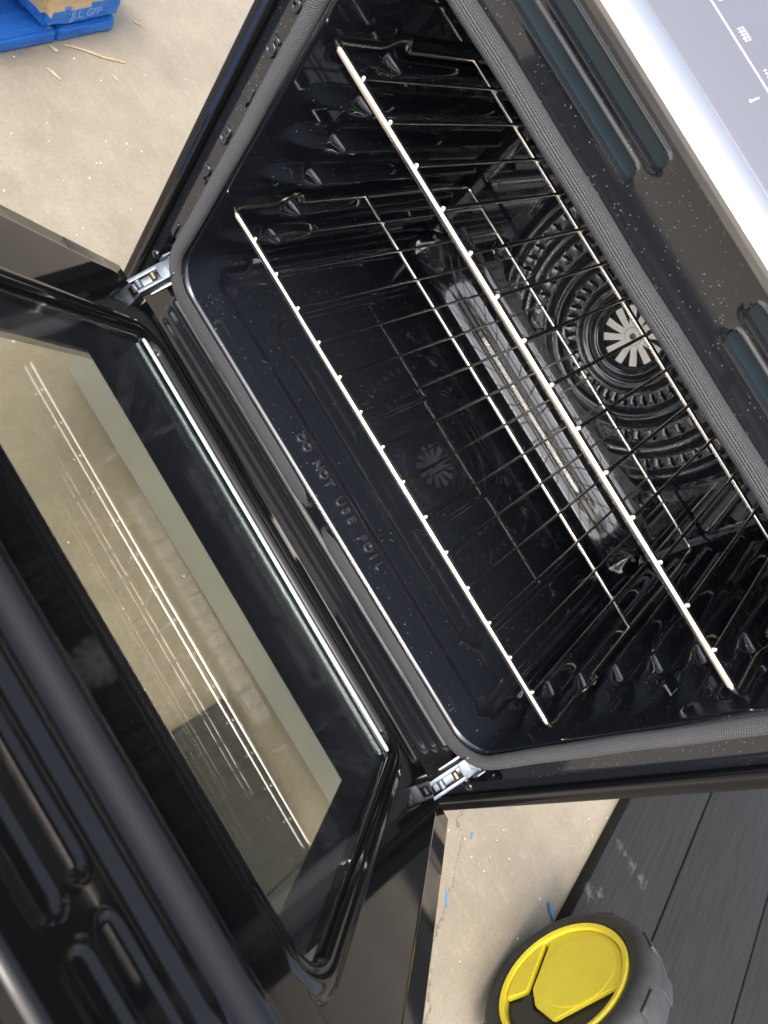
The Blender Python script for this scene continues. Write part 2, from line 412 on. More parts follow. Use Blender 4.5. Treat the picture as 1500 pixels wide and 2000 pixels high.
for x0, x1, zc in VENTS:  # thin plates added to carry the painted sky reflection
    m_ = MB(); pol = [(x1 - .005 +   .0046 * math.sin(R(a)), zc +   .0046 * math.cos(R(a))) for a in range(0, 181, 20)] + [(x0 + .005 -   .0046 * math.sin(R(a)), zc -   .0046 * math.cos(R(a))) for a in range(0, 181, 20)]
    m_.prism([(x, z) for x, z in pol], -.0066, -.0056, 0, Matrix.Rotation(R(90), 4, 'X')); m_.build('vent_sky_plate', SLOT_SKY, oven, recalc=True)
# ---- rack position numbers embossed on the left stile
for body, z in (('1', .352), ('2', .435), ('3', .483), ('4', .530), ('5', .579), ('6', .621)):
    text_mesh('rack_number', body, .0235, ENAMEL_F, oven, Matrix.Translation((-.3385, -.0004, z)) @ Matrix.Rotation(R(90), 4, 'X'), .0009, .0008)
# ---- cavity liner (one pressed enamel shell)
LEV = [.329 + .047 * k for k in range(7)]
def wall_h(y, z):
    h = 0.0
    for k, zk in enumerate(LEV):
        zk += .0
        if abs(z - zk) > .05: continue
        top = ss(zk + .008, zk - .004, z)
        # main ledge with a gusset at its front
        d = .015 + .020 * (1 - ss(.100, .190, y))
        main = top * ss(zk - d * 1.1, zk - d * .15, z) * ss(.092, .110, y) * ss(.425, .405, y)
        d2 = .012
        lens = ss(zk + .009, zk - .002, z) * ss(zk - .016, zk - .003, z) * ss(.022, .066, y) * ss(.0940, .078, y)
        h += .0185 * main + .0150 * lens
        if .19 < y < .38:
            for ya, yb in ((.20, .245), (.262, .30), (.325, .365)):
                h += .0014 * ss(ya, ya + .003, y) * ss(yb, yb - .003, y) * ss(zk - .030, zk - .027, z) * ss(zk - .018, zk - .021, z)
    h += .0030 * ss(.012, .018, y) * ss(.030, .022, y) * ss(.40, .43, z) * ss(.64, .61, z) * 0
    return h
def floor_h(x, y):
    h = 0.0; ax = abs(x)
    gut = ss(.042, .056, y) * ss(.292, .280, ax) * ss(.435, .420, y)
    h -= .0060 * gut
    dx = max(ax - .205, 0); dy = max(.115 - y, y - .375, 0); d = math.hypot(dx, dy)
    h -= .0075 * ss(.030, .021, d)
    dx = max(-.045 - x, x - .055, 0); dy = max(.145 - y, y - .30, 0); d = math.hypot(dx, dy)
    h -= .0030 * ss(.031, .026, d)
    h += .0007 * math.exp(-((y - .020) / .002) ** 2) * ss(.29, .27, ax)
    q = y - .416; h += min(.046, 0 if q < -.004 else ((q + .004) ** 2 / .0088 if q < .004 else 1.82 * q))
    d = math.hypot((ax - .297) / 1.1, (y - .034)); h += .006 * ss(.026, .002, d)
    d = math.hypot((ax - .285) / .5, (y - .052)); h -= .004 * ss(.020, .004, d)
    return h
CX, CZ0, CZ1, CR, YBK = .3115, .3155, .7195, .036, .460
loop = rr_loop(CX, CZ0, CZ1, CR, .0022)
ys = [0] + [.0004, .0016, .0035, .006] + [.0085 + .0022 * k for k in range(195)]
ys = [y for y in ys if y < .438] + [.438 + .022 * math.sin(a * math.pi / 24) for a in range(1, 13)]
mb = MB(); vs = []; NL = len(loop)
for y in ys:
    fl = 0.0
    if y < .006: fl = -.006 + math.sqrt(max(0, .006 ** 2 - (.006 - y) ** 2)) if y > 0 else -.006
    if y > .438: fl = .022 - math.sqrt(max(0, .022 ** 2 - (y - .438) ** 2))
    for x, z, ax, az in loop:
        h = fl
        if y > .008:
            if abs(ax) > .5: h += wall_h(y, z) * ss(.5, .95, abs(ax))
            if az < -.5: h += floor_h(x, y) * ss(.5, .95, -az)
        vs.append((x - ax * h, y, z - az * h))
fs = []
for j in range(len(ys) - 1):
    for i in range(NL):
        i2 = (i + 1) % NL; fs.append((j * NL + i, (j + 1) * NL + i, (j + 1) * NL + i2, j * NL + i2))
mb.add(vs, fs); cavity = mb.build('cavity_liner', ENAMEL, oven, sharp=0)
# lip of the opening under the gasket
mb = MB(); vs = []; fs = []
lp = rr_loop(CX + .006, CZ0 - .006, CZ1 + .006, CR + .006, .004); NLp = len(lp)
for off in (0, .007):
    for x, z, ax, az in lp: vs.append((x + ax * off, -.0006, z + az * off))
for i in range(NLp): i2 = (i + 1) % NLp; fs.append((i, i2, NLp + i2, NLp + i))
mb.add(vs, fs); mb.build('opening_lip', ENAMEL, oven)
# cavity back
mb = MB(); hx, hz0, hz1 = CX - .0205, CZ0 + .0205, CZ1 - .0205
mb.box(-hx - .001, hx + .001, YBK - .0002, YBK + .004, hz0 - .001, hz1 + .001); back = mb.build('cavity_back', ENAMEL, oven, smooth=False)
# DO NOT USE FOIL pressed into the sill of the cavity floor
def letters(body, x0, x1, y, z, size):
    n = len(body)
    for i, ch in enumerate(body):
        if ch == ' ': continue
        text_mesh('embossed_letter', ch, size, LETTER, cavity, Matrix.Translation((x0 + (x1 - x0) * i / (n - 1), y, z)), .0009, .0007)
letters('DO NOT USE FOIL', -.086, .083, .029, CZ0 + .0006, .0160)
# ---- convection cover with slot rings
FC = (.004, .511); YC = YBK
def prof(r):
    pts = [(.040, .001), (.0415, .007), (.046, .0125), (.0505, .0150), (.055, .0125), (.0585, .0085), (.063, .0115), (.068, .0130), (.073, .0105), (.078, .0030), (.081, .0040), (.097, .0085), (.100, .0105), (.106, .0170), (.112, .0180), (.119, .0140), (.129, .0030), (.1315, .0038), (.1475, .0080), (.150, .0100), (.155, .0160), (.160, .0165), (.166, .0120), (.1725, .0028), (.1735, .0038), (.1885, .0078), (.191, .0100), (.196, .0150), (.201, .0150), (.208, .009), (.216, .003), (.225, .0015), (.26, .001)]
    for (a, ha), (b, hb) in zip(pts, pts[1:]):
        if r <= b: t = (r - a) / (b - a); t = t * t * (3 - 2 * t); return ha + (hb - ha) * t
    return .001
def cover_limit(th):
    c, s = abs(math.cos(th)), abs(math.sin(th)); hx, hz = .234, .122
    n = 5.0
    return 1.0 / ((c / hx) ** n + (s / hz) ** n) ** (1 / n)
def cpt(r, th, extra=0):
    lim = cover_limit(th); h = prof(r) + extra; h = .0015 + (h - .0015) * ss(lim, lim - .012, r)
    return (FC[0] + r * math.cos(th), YC - h, FC[1] + r * math.sin(th))
mb = MB()
def ring_grid(r0, r1, n, seg=180):
    vs = []; fs = []
    for i in range(n + 1):
        r = r0 + (r1 - r0) * i / n
        for k in range(seg):
            th = 2 * math.pi * k / seg; lim = cover_limit(th); vs.append(cpt(min(r, lim), th))
    for i in range(n):
        r = r0 + (r1 - r0) * i / n
        for k in range(seg):
            k2 = (k + 1) % seg
            if r > max(cover_limit(2 * math.pi * k / seg), cover_limit(2 * math.pi * k2 / seg)): continue
            fs.append((i * seg + k, (i + 1) * seg + k, (i + 1) * seg + k2, i * seg + k2))
    mb.add(vs, fs)
def slot_band(r0, r1, nslot, half, slen, swid, ok):
    dth = 2 * math.pi / nslot; rm = (r0 + r1) / 2
    for k in range(nslot):
        t0 = (k + .5) * dth - dth / 2; tm = t0 + dth / 2
        tc = math.atan2(math.sin(tm), math.cos(tm))
        if r1 > min(cover_limit(t0), cover_limit(t0 + dth)) + .0 and not (r0 < min(cover_limit(t0), cover_limit(t0 + dth)) - .01): continue
        if not ok(tc):
            vs = []; fs = []
            for a in range(4):
                for q in range(5):
                    th = t0 + dth * q / 4; vs.append(cpt(min(r0 + (r1 - r0) * a / 3, cover_limit(th)), th))
            for a in range(3):
                for q in range(4): i = a * 5 + q; fs.append((i, i + 5, i + 6, i + 1))
            mb.add(vs, fs); continue
        # sector with a rounded slot: outer boundary 20 pts, capsule 20 pts
        ob = []; n4 = 5
        for q in range(n4): ob.append((r0, t0 + dth * q / n4))
        for q in range(n4): ob.append((r0 + (r1 - r0) * q / n4, t0 + dth))
        for q in range(n4): ob.append((r1, t0 + dth - dth * q / n4))
        for q in range(n4): ob.append((r1 - (r1 - r0) * q / n4, t0))
        cp = []
        hw = swid / 2; sl = slen / 2 - hw
        for rr_, th in ob:
            u = (th - tm) * rm; vv = rr_ - rm
            a = math.atan2(vv / ((r1 - r0) / 2), u / (dth * rm / 2))
            # point on capsule in direction a
            ca, sa = math.cos(a), math.sin(a)
            tt = max(-1, min(1, sa * 1.35)); cy = tt * sl
            px = hw * ca / max(.35, math.hypot(ca, max(0, abs(sa) - .74) * 2.0)) if abs(sa) > .74 else math.copysign(hw, ca)
            if abs(sa) > .74:
                b = (abs(sa) - .74) / .26 * math.pi / 2; px = math.copysign(hw * math.cos(b), ca); cy = math.copysign(sl + hw * math.sin(b), sa)
            skew = cy * .18
            cp.append((rm + cy, tm + (px + skew) / rm))
        M_ = len(ob); vs = [cpt(r, th) for r, th in ob]
        mid = [((a[0] - rm) * 1.12 + rm, (a[1] - tm) * 1.35 + tm) for a in cp]
        vs += [cpt(r, th, .0) for r, th in mid]
        vs += [cpt(r, th, -.0008) for r, th in cp]
        vs += [(p[0], p[1] + .004, p[2]) for p in [cpt(r, th, -.0008) for r, th in cp]]
        fs = []
        for lay in range(3):
            for i in range(M_):
                i2 = (i + 1) % M_; fs.append((lay * M_ + i, lay * M_ + i2, (lay + 1) * M_ + i2, (lay + 1) * M_ + i))
        mb.add(vs, fs)
deg = lambda t: abs(math.degrees(math.atan2(abs(math.sin(t)), abs(math.cos(t)))))
ring_grid(.040, .081, 30); slot_band(.081, .097, 42, 0, .0132, .0035, lambda t: True)
ring_grid(.097, .1315, 22); slot_band(.1315, .1475, 45, 0, .0132, .0035, lambda t: deg(t) < 41)
ring_grid(.1475, .1735, 18); slot_band(.1735, .1885, 64, 0, .0122, .0035, lambda t: deg(t) < 29)
ring_grid(.1885, .24, 26)
cover = mb.build('convection_cover', COVERM, oven, sharp=50, recalc=True)
m_ = MB(); m_.box(-.205, .213, YBK - .0012, YBK - .0005, .40, .62); m_.build('slot_shade_sheet', DARK, cover, smooth=False)  # black sheet added so the slots read dark; shade put into colour
for sx, sz in ((.216, .402), (-.208, .414), (.21, .615), (-.205, .615)):
    m_ = MB(); T = Matrix.Translation((sx, YC - .001, sz)) @ Matrix.Rotation(R(90), 4, 'X')
    m_.lathe([(.016, 0), (.015, .003), (.0125, .0042), (.0105, .0030), (.009, .0035), (.0085, .0065), (.006, .0078), (1e-5, .008)], 28, T)
    m_.build('cover_screw', ENAMEL if sx < 0 else ENAMEL_F, cover)
# ---- fan
m_ = MB(); T = Matrix.Translation((FC[0], YBK - .0035, FC[1])) @ Matrix.Rotation(R(90), 4, 'X')
m_.lathe([(.0175, 0), (.0172, .0010), (.0125, .0012), (.0115, .0022), (1e-5, .0024)], 36, T)
fan = m_.build('fan', FANM, oven)
m_ = MB(); m_.lathe([(.0042, .0024), (.0040, .0042), (.0018, .0046), (.0016, .0034), (1e-5, .0034)], 12, T); m_.build('fan_screw', ZINC, fan)
NBL = 12; bme = None
for k in range(NBL):
    if bme is None:
        m_ = MB()
        prof_b = [(.015, -.0042, .0042), (.022, -.0046, .0040), (.030, -.0058, .0036), (.040, -.0075, .0030), (.047, -.0080, .0026)]
        vs = []; fs = []
        for r, a, b in prof_b: vs += [(r, a, .0010), (r, b, .0010), (r, b + .0002, -.010 * ss(.016, .030, r) + .001 * 0), (r, a, .0002)]
        for i in range(len(prof_b) - 1):
            o_ = i * 4; fs += [(o_, o_ + 4, o_ + 5, o_ + 1), (o_ + 1, o_ + 5, o_ + 6, o_ + 2)]
        m_.add(vs, fs)
        m_.box(.0165, .0270, -.0012, .0004, .0009, .0018, .0004)
        m_.v = [T @ v for v in m_.v]
        C_ = T.to_translation(); m_.v = [v - C_ for v in m_.v]
        b0 = m_.build('blade', FANM, fan); b0.location = C_; bme = b0.data
    else:
        b0 = link('blade', bme, fan); b0.location = C_
    b0.rotation_euler.y = 2 * math.pi * k / NBL
# ---- gasket (braided tube clipped round the opening, gap at the bottom centre)
gl_ = rr_loop(.3195, .3055, .729, .040, .0025)
path = [p for p in gl_ if not (abs(p[0] + .0005) < .0135 and p[1] < .31)]
start = next(i for i, p in enumerate(path) if p[0] > .0 and p[1] < .31); path = path[start:] + path[:start]
me_v = []; me_f = []; uvs = []; SEG = 20; acc = 0.0; us = []
for i, p in enumerate(path):
    if i: acc += math.hypot(p[0] - path[i - 1][0], p[1] - path[i - 1][1])
    us.append(acc)
tot = acc
for i, (x, z, ax, az) in enumerate(path):
    e = min(us[i], tot - us[i]); k = .35 + .65 * ss(0, .022, e)
    a_, b_ = .0079 * k, .0050 * k
    wob = .0003 * math.sin(us[i] * 60) + .0003 * math.sin(us[i] * 23)
    for q in range(SEG):
        an = 2 * math.pi * q / SEG; ce, se = math.cos(an), math.sin(an)
        ce = math.copysign(abs(ce) ** .85, ce); se = math.copysign(abs(se) ** .85, se)
        me_v.append((x + ax * (a_ * ce + wob), -.0045 - b_ * se, z + az * (a_ * ce + wob)))
for i in range(len(path) - 1):
    for q in range(SEG):
        q2 = (q + 1) % SEG; me_f.append((i * SEG + q, i * SEG + q2, (i + 1) * SEG + q2, (i + 1) * SEG + q))
        v0, v1 = q * .0406 / SEG, (q + 1) * .0406 / SEG
        uvs += [(us[i], v0), (us[i], v1), (us[i + 1], v1), (us[i + 1], v0)]
mb = MB(); mb.add(me_v, me_f); gk = mb.build('door_gasket', GASKET, oven, sharp=0)
uvl = gk.data.uv_layers.new(name='UVMap')
for i, uv in enumerate(uvs): uvl.data[i].uv = uv
for gx in (-.0165, .0165):   # end clips of the gasket in their holes
    m_ = MB(); m_.cyl(.0042, -.001, .0045, 16, Matrix.Translation((gx * .95, -.0008, .3055)) @ Matrix.Rotation(R(90), 4, 'X'), .0008)
    m_.build('gasket_clip', DARK, gk)
# ---- black trim down both sides of the frame
for s in (-1, 1):
    m_ = MB(); pr = [(.3570, .004), (.3572, -.0010), (.3590, -.0032), (.3625, -.0036), (.3650, -.0016), (.3690, -.0008), (.3735, -.0022), (.3758, -.0006), (.3766, .003), (.3766, .012)]
    vs = []; fs = []
    for z in (.207, .789): vs += [(s * x, y, z) for x, y in pr]
    n = len(pr)
    for i in range(n - 1): fs.append((i, i + 1, n + i + 1, n + i))
    m_.add(vs, fs); m_.build('side_trim', BLACK_PAINT, oven, sharp=0, recalc=True)
# ---- screws on the frame
for sx, sz in ((-.346, .302), (.347, .286)):
    m_ = MB(); T = Matrix.Translation((sx, .0005, sz)) @ Matrix.Rotation(R(90), 4, 'X')
    m_.lathe([(.0055, 0), (.0055, .0015), (.0045, .0030), (.0022, .0036), (.0018, .0024), (1e-5, .0024)], 18, T); m_.build('frame_screw', ENAMEL_F, oven)
# ---- body
mb = MB()
for s in (-1, 1):
    m_ = MB(); x0, x1 = sorted((s * .3752, s * .3690)); m_.box(x0, x1, .010, .640, .020, .790, .002); m_.build('side_panel', BLACK_PAINT, oven)
m_ = MB(); m_.box(-.368, .368, .05, .64, .75, .788); m_.box(-.368, .368, .60, .64, .02, .75); m_.box(-.368, .368, .50, .60, .25, .75); m_.build('inner_casing', DARK, oven, smooth=False)
m_ = MB(); m_.box(-.368, .368, .0, .02, .198, .2045); m_.build('frame_return', BLACK_PAINT, oven, smooth=False)
m_ = MB(); m_.box(-.372, .372, -.018, .006, .012, .194, .004); dr = m_.build('drawer_front', DRAWER, oven)
for sx in (-.33, .33):
    m_ = MB(); m_.cyl(.018, .0, .03, 20, Matrix.Translation((sx, .07, 0)), .003); m_.build('levelling_foot', BLACK_PAINT, oven)
# ---- control panel: steel nose with a dark glass top
pf = [(.012, .7905), (-.010, .7905), (-.0185, .7925), (-.0225, .7975), (-.0228, .8005), (-.0212, .8026), (-.0045, .8128), (-.0015, .8138), (.002, .8130)]
m_ = MB(); vs = []; fs = []
n = len(pf)
for x in (-XH, XH): vs += [(x, y, z) for y, z in pf]
for i in range(n - 1): fs.append((i, i + 1, n + i + 1, n + i))
m_.add(vs, fs); m_.build('control_nose', STEEL, oven, sharp=25, recalc=True)
m_ = MB(); a_ = R(20); Tm = Matrix.Translation((0, .0008, .8140)) @ Matrix.Rotation(a_, 4, 'X')
m_.box(-XH, XH, 0, .205, -.008, -.0003, .0012, M=Tm); ctl = m_.build('control_glass', PANELG, oven)
m_ = MB(); m_.box(-XH, XH, .194, .64, .791, .888, .004); m_.build('cooktop_body', BLACK_PAINT, oven)
for s in (-1, 1):
    m_ = MB(); m_.prism([(-.016, .7935), (-.0205, .8000), (-.003, .8110), (.192, .8720), (.192, .7915), (.0, .7915)], s * .3710, s * .3745, 0, Matrix(((0, 0, 1, 0), (1, 0, 0, 0), (0, 1, 0, 0), (0, 0, 0, 1)))); m_.build('control_end_cap', BLACK_PAINT, oven, smooth=False, recalc=True)
def strip(x0, x1, y0, y1, nm='printed_mark'):
    k = MB(); k.box(x0, x1, y0, y1, -.0004, .0001, M=Tm); k.build(nm, PRINT, ctl, smooth=False)
PLY = .0505
strip(-.37, .0, PLY, PLY + .0012, 'printed_line')
rnd = random.Random(3)
for x0, n_, rows in ((-.100, 5, 2), (-.128, 4, 2), (-.070, 3, 1), (-.160, 4, 2), (-.185, 5, 2)):
    for r_ in range(rows):
        for q in range(n_):
            xx = x0 + q * .0022; y0 = PLY + .0075 + r_ * .0036
            strip(xx, xx + .0008, y0, y0 + .0026)
            if rnd.random() < .7: strip(xx + .0008, xx + .0016, y0 + rnd.choice((0, .0010, .0018)), y0 + .0026)
strip(-.0558, -.0550, PLY - .018, PLY - .010); strip(-.0566, -.0545, PLY - .0195, PLY - .0178)
# ---- hinges
def hinge(s):
    H = Vector((s * .319, .003, .320)); d = Vector((0, -.80, -.60)).normalized(); nrm = Vector((0, -.60, .80)).normalized(); x = Vector((1, 0, 0))
    # local: x across, y along arm (towards the door), z up
    Mh = Matrix(((x.x, d.x, nrm.x, H.x), (x.y, d.y, nrm.y, H.y), (x.z, d.z, nrm.z, H.z), (0, 0, 0, 1))) @ Matrix.Diagonal((.88, .95, .88, 1))
    m_ = MB()
    # folded channel: two webs, bridge plate with a window, ears
    m_.box(-.0112, -.0096, -.006, .070, -.012, .003, .0007, M=Mh); m_.box(.0096, .0112, -.006, .070, -.012, .003, .0007, M=Mh)
    m_.box(-.0112, .0112, .004, .024, .0018, .0036, .0008, M=Mh)
    m_.box(-.0112, -.0058, .022, .070, .0018, .0036, .0008, M=Mh); m_.box(.0066, .0112, .022, .070, .0018, .0036, .0008, M=Mh)
    m_.box(-.0048, .0050, .002, .012, .0032, .0052, .0008, M=Mh)
    h = m_.build('hinge', ZINC, oven, recalc=True)
    m_ = MB(); pol = [(-.004, -.006), (.006, -.010), (.013, -.004), (.0135, .006), (.008, .011), (-.002, .010)]
    for xo in (-.0135, .0117):
        pp = [(py, pz) for py, pz in pol]
        Mx = Mh @ Matrix.Translation((xo, .002, 0)) @ Matrix(((0, 0, 1, 0), (1, 0, 0, 0), (0, 1, 0, 0), (0, 0, 0, 1)))
        m_ = MB(); m_.prism(pp, 0, .002, .0006, Mx); m_.build('hinge_ear', ZINC, h, recalc=True)
    m_ = MB(); m_.cyl(.0030, -.015, .015, 14, Mh @ Matrix.Translation((0, .004, .001)) @ Matrix.Rotation(R(90), 4, 'Y'), .0008); m_.build('hinge_pin', ZINC, h)
    m_ = MB(); m_.box(-.0050, .0050, .028, .060, -.006, .0005, .001, M=Mh); m_.cyl(.0045, -.006, .006, 16, Mh @ Matrix.Translation((0, .050, -.001)) @ Matrix.Rotation(R(90), 4, 'Y'), .0008); m_.build('hinge_spring_rod', ZINC, h)
    m_ = MB(); m_.cyl(.0036, -.005, .005, 14, Mh @ Matrix.Translation((0, .031, .0005)) @ Matrix.Rotation(R(90), 4, 'Y'), .0008); m_.build('hinge_roller', BRASS, h)
    m_ = MB(); m_.box(-.013, .013, -.004, .045, -.018, -.0125, .001, M=Mh); m_.build('hinge_tongue', STEEL, h)
for s in (-1, 1): hinge(s)

# ---- door (local: x across, y = -v, z = normal of the inner face)
A_, E_ = R(37.1), R(.522)
dv = Vector((0, -math.cos(A_), math.sin(A_))); dn = Vector((math.sin(E_), math.cos(E_) * math.sin(A_), math.cos(E_) * math.cos(A_))); du = (-dv).cross(dn)
O_ = .205 * dv + .2122583 * dn
MD = Matrix(((du.x, -dv.x, dn.x, O_.x), (du.y, -dv.y, dn.y, O_.y), (du.z, -dv.z, dn.z, O_.z), (0, 0, 0, 1)))
V0, V1, UF = .0145, .524, .320
BU, BV0, BV1, BR = .2435, .064, .387, .030
SL = [(-.30, .100, .4785), (-.30, .104, .4985), (.120, .30, .4785), (.120, .30, .4985)]
def half_w(v):
    r = .052; d = v - V0
    if d < r: return UF - r + math.sqrt(max(0, r * r - (r - d) ** 2)) if d < r else UF
    return UF
def liner_h(u, v):
    hw = half_w(v); h = .001
    d = rr_dist(u, v, BU, BV0, BV1, BR)
    if v < .40:
        e = abs(d)
        h += .0058 * math.sqrt(max(0, 1 - (d / .0098) ** 2)) if e < .0098 else 0
        h -= .0016 * math.exp(-((d + .0015) / .0014) ** 2) if e < .0098 else 0
        if d < -.0085: h = -.0005 - .003 * ss(-.0085, -.0105, d)
    # raised broad band and rib towards the handle
    up = ss(.386, .392, v) * ss(.300, .270, abs(u))
    h = max(h, .0055 * up + .001 * (1 - up)) if v > .384 else h
    h += .0095 * ss(.0150, .001, abs(v - .4365)) * ss(.305, .280, abs(u))
    if v > .455:
        h -= .0030 * ss(.455, .466, v) * ss(.305, .285, abs(u))
        for x0, x1, vc in SL:
            d2 = capsule_d(u, v, x0 + .005, x1 - .005, vc)
            h += .0005 * math.exp(-((d2 - .0072) / .0010) ** 2) - .0013 * ss(.0064, .0050, d2)
    edge = min(hw - abs(u), V1 - v, v - V0 + (hw < UF) * 0)
    edge = min(hw - abs(u), V1 - v)
    if v - V0 < .052: edge = min(edge, v - V0)
    h -= .0040 * (1 - math.sqrt(max(0, 1 - (1 - min(1, max(0, edge) / .004)) ** 2)))
    return h
NU, NV = 333, 281
def vrow(j):
    t = j / (NV - 1); return V0 + (V1 - V0) * t if j > 8 else V0 + (V1 - V0) * (8 / (NV - 1)) * (j / 8) ** 1.8
def lfun(i, j):
    v = vrow(j); s_ = -1 + 2 * i / (NU - 1); u = s_ * half_w(v); return (u, -v, liner_h(u, v))
def lkeep(i, j):
    v = vrow(j); u = (-1 + 2 * (i + .5) / (NU - 1)) * half_w(v)
    return not rr_dist(u, v + .0009, BU, BV0, BV1, BR) < -.0135
mb = MB(); mb.grid(NU, NV, lfun, lkeep, flip=True)
# skirt
ring = [(i, 0) for i in range(0, NU)] + [(NU - 1, j) for j in range(1, NV)] + [(i, NV - 1) for i in range(NU - 2, -1, -1)] + [(0, j) for j in range(NV - 2, 0, -1)]
vs = []; fs = []
for i, j in ring:
    p = lfun(i, j); vs += [p, (p[0], p[1], -.0215)]
for k in range(len(ring)):
    k2 = (k + 1) % len(ring); fs.append((2 * k, 2 * k2, 2 * k2 + 1, 2 * k + 1))
mb.add(vs, fs)
door = mb.build('door', LINER, oven, sharp=70); door.matrix_basis = MD
tag(door, 'black drop-down door with a screened glass window')
# inner pane, its ceramic border, heat screen, outer pane
GU, GV0, GV1 = .2365, .0705, .3805
m_ = MB(); m_.box(-GU, GU, -GV1, -GV0, -.0040, 0); m_.build('inner_glass_pane', GLASS, door, smooth=False)
m_ = MB(); m_.box(-GU + .004, GU - .004, -GV0 - .0150, -GV0 - .0105, -.002, .0006, .0004); m_.build('bead_strip', PALE_STRIP, door)
CU, CV0, CV1 = .2015, .199, .376
def frame_plate(mbx, u0, v0, v1, cu, cv0, cv1, z0, z1):
    mbx.box(-u0, u0, -cv0, -v0, z0, z1); mbx.box(-u0, u0, -v1, -cv1, z0, z1)
    mbx.box(-u0, -cu, -cv1, -cv0, z0, z1); mbx.box(cu, u0, -cv1, -cv0, z0, z1)
m_ = MB(); frame_plate(m_, GU - .001, GV0 + .001, GV1 - .001, CU, CV0, CV1, -.0052, -.0045); m_.build('ceramic_border', FRIT, door, smooth=False)
m_ = MB(); m_.add([(-CU, -CV0, -.0050), (CU, -CV0, -.0050), (CU, -CV1, -.0050), (-CU, -CV1, -.0050)], [(0, 1, 2, 3)]); m_.build('heat_screen', SCREEN, door, smooth=False)
m_ = MB(); m_.box(-.232, .232, -.395, -.075, -.0330, -.0290); m_.build('outer_glass_pane', GLASS_O, door, smooth=False)
# outer shell ring (wider than the liner) and steel skin
m_ = MB(); m_.box(-.3685, .3685, -.075, .033, -.0295, -.0215, .002); m_.box(-.3685, .3685, -.535, -.395, -.0295, -.0215, .002)
m_.box(-.3685, -.232, -.396, -.074, -.0294, -.0216, .002); m_.box(.232, .3685, -.396, -.074, -.0294, -.0216, .002)
m_.build('outer_shell', BLACK_PAINT, door)
m_ = MB(); frame_plate(m_, .372, -.016, .5340, .228, .08, .392, -.0400, -.0335); m_.build('steel_skin', STEEL, door, smooth=False)
m_ = MB(); m_.tube([(-.33, -.505, -.085), (.33, -.505, -.085)], .011, 20)
for hx in (-.30, .30): m_.tube([(hx, -.505, -.036), (hx, -.505, -.085)], .008, 16)
m_.build('handle', STEEL, door)

# ================================================================ RACKS
PIT = .0404; RY0, RYM, RYK = .01277, .21594, .43336
def bend(pts, r, k=5):
    out = []
    n = len(pts)
    for i, p in enumerate(pts):
        a, b, c = Vector(pts[i - 1]), Vector(p), Vector(pts[(i + 1) % n])
        d1 = (a - b); d2 = (c - b); rr_ = min(r, d1.length * .45, d2.length * .45)
        p1 = b + d1.normalized() * rr_; p2 = b + d2.normalized() * rr_
        for q in range(k + 1):
            t = q / k; out.append((1 - t) ** 2 * p1 + 2 * t * (1 - t) * b + t * t * p2)
    return out
def rack(z, label):
    root = empty('oven_rack', (0, RY0, z)); tag(root, label, 'oven rack', 'wire racks inside the oven')
    D = RYK - RY0; X = .3030
    side = lambda s: [(s * X, 0, 0), (s * X, .060, 0), (s * X, .075, .010), (s * X, .091, .010), (s * X, .095, -.001), (s * X, D - .040, 0), (s * (X - .004), D - .022, .004), (s * (X - .004), D, .004)]
    loop_ = side(1) + side(-1)[::-1]
    m_ = MB(); m_.tube(bend(loop_, .010), lambda i: .0030, 10, closed=True); m_.build('frame', CHROME, root, sharp=0)
    m_ = MB(); m_.tube([(-X + .010, 0, 0), (X - .010, 0, 0)], .0037, 14); m_.build('front_rail', CHROME_F, root, sharp=50)
    m_ = MB(); m_.tube([(-X, RYM - RY0, 0), (X, RYM - RY0, 0)], .0027, 10); m_.build('centre_rail', CHROME, root, sharp=50)
    me = None
    for i in range(14):
        if me is None:
            m_ = MB(); m_.tube([(0, .0005, .0040), (0, D + .002, .0046)], .00165, 8); m_.ball((0, .0012, .0042), (.0026, .0024, .0022), seg=8)
            m_.ball((0, RYM - RY0, .0036), (.0023, .0030, .0016), seg=6)
            o = m_.build('crossbar', CHROME, root, sharp=60); me = o.data
        else: o = link('crossbar', me, root)
        o.location = ((i - 6.5) * PIT + random.uniform(-.0006, .0006), random.uniform(-.0008, .0008), 0)
    return root
rack(.43, 'nickel wire rack set low in the oven, above the embossed floor')
rack(.6233, 'nickel wire rack set high in the oven, nearest the camera')

# ================================================================ SIDING PANELS
def panel(loc, w_list, length, thick, label):
    root = empty('siding_panel', loc); tag(root, label, 'panel', 'charcoal wood-grain siding panels on the concrete')
    x = 0
    for k, wd in enumerate(w_list):
        m_ = MB(); m_.box(x + .002, x + wd - .002, 0, length, .006, thick, .0025); m_.build('plank', SIDING, root); x += wd
    m_ = MB(); m_.box(.001, x - .001, .001, length - .001, 0, thick - .006); m_.build('backing', SIDING, root, smooth=False)
    return root
p1 = panel((.757, .02, 0), [.172, .235, .235, .235], 1.4, .026, 'large charcoal wood-grain siding panel on the floor behind the wheel'); p1.rotation_euler.z = R(2.9)
p2 = panel((.108, -.80, 0), [.235, .235], .73, .022, 'charcoal siding panel on the floor, seen through the oven door glass'); p2.rotation_euler.z = R(-2)

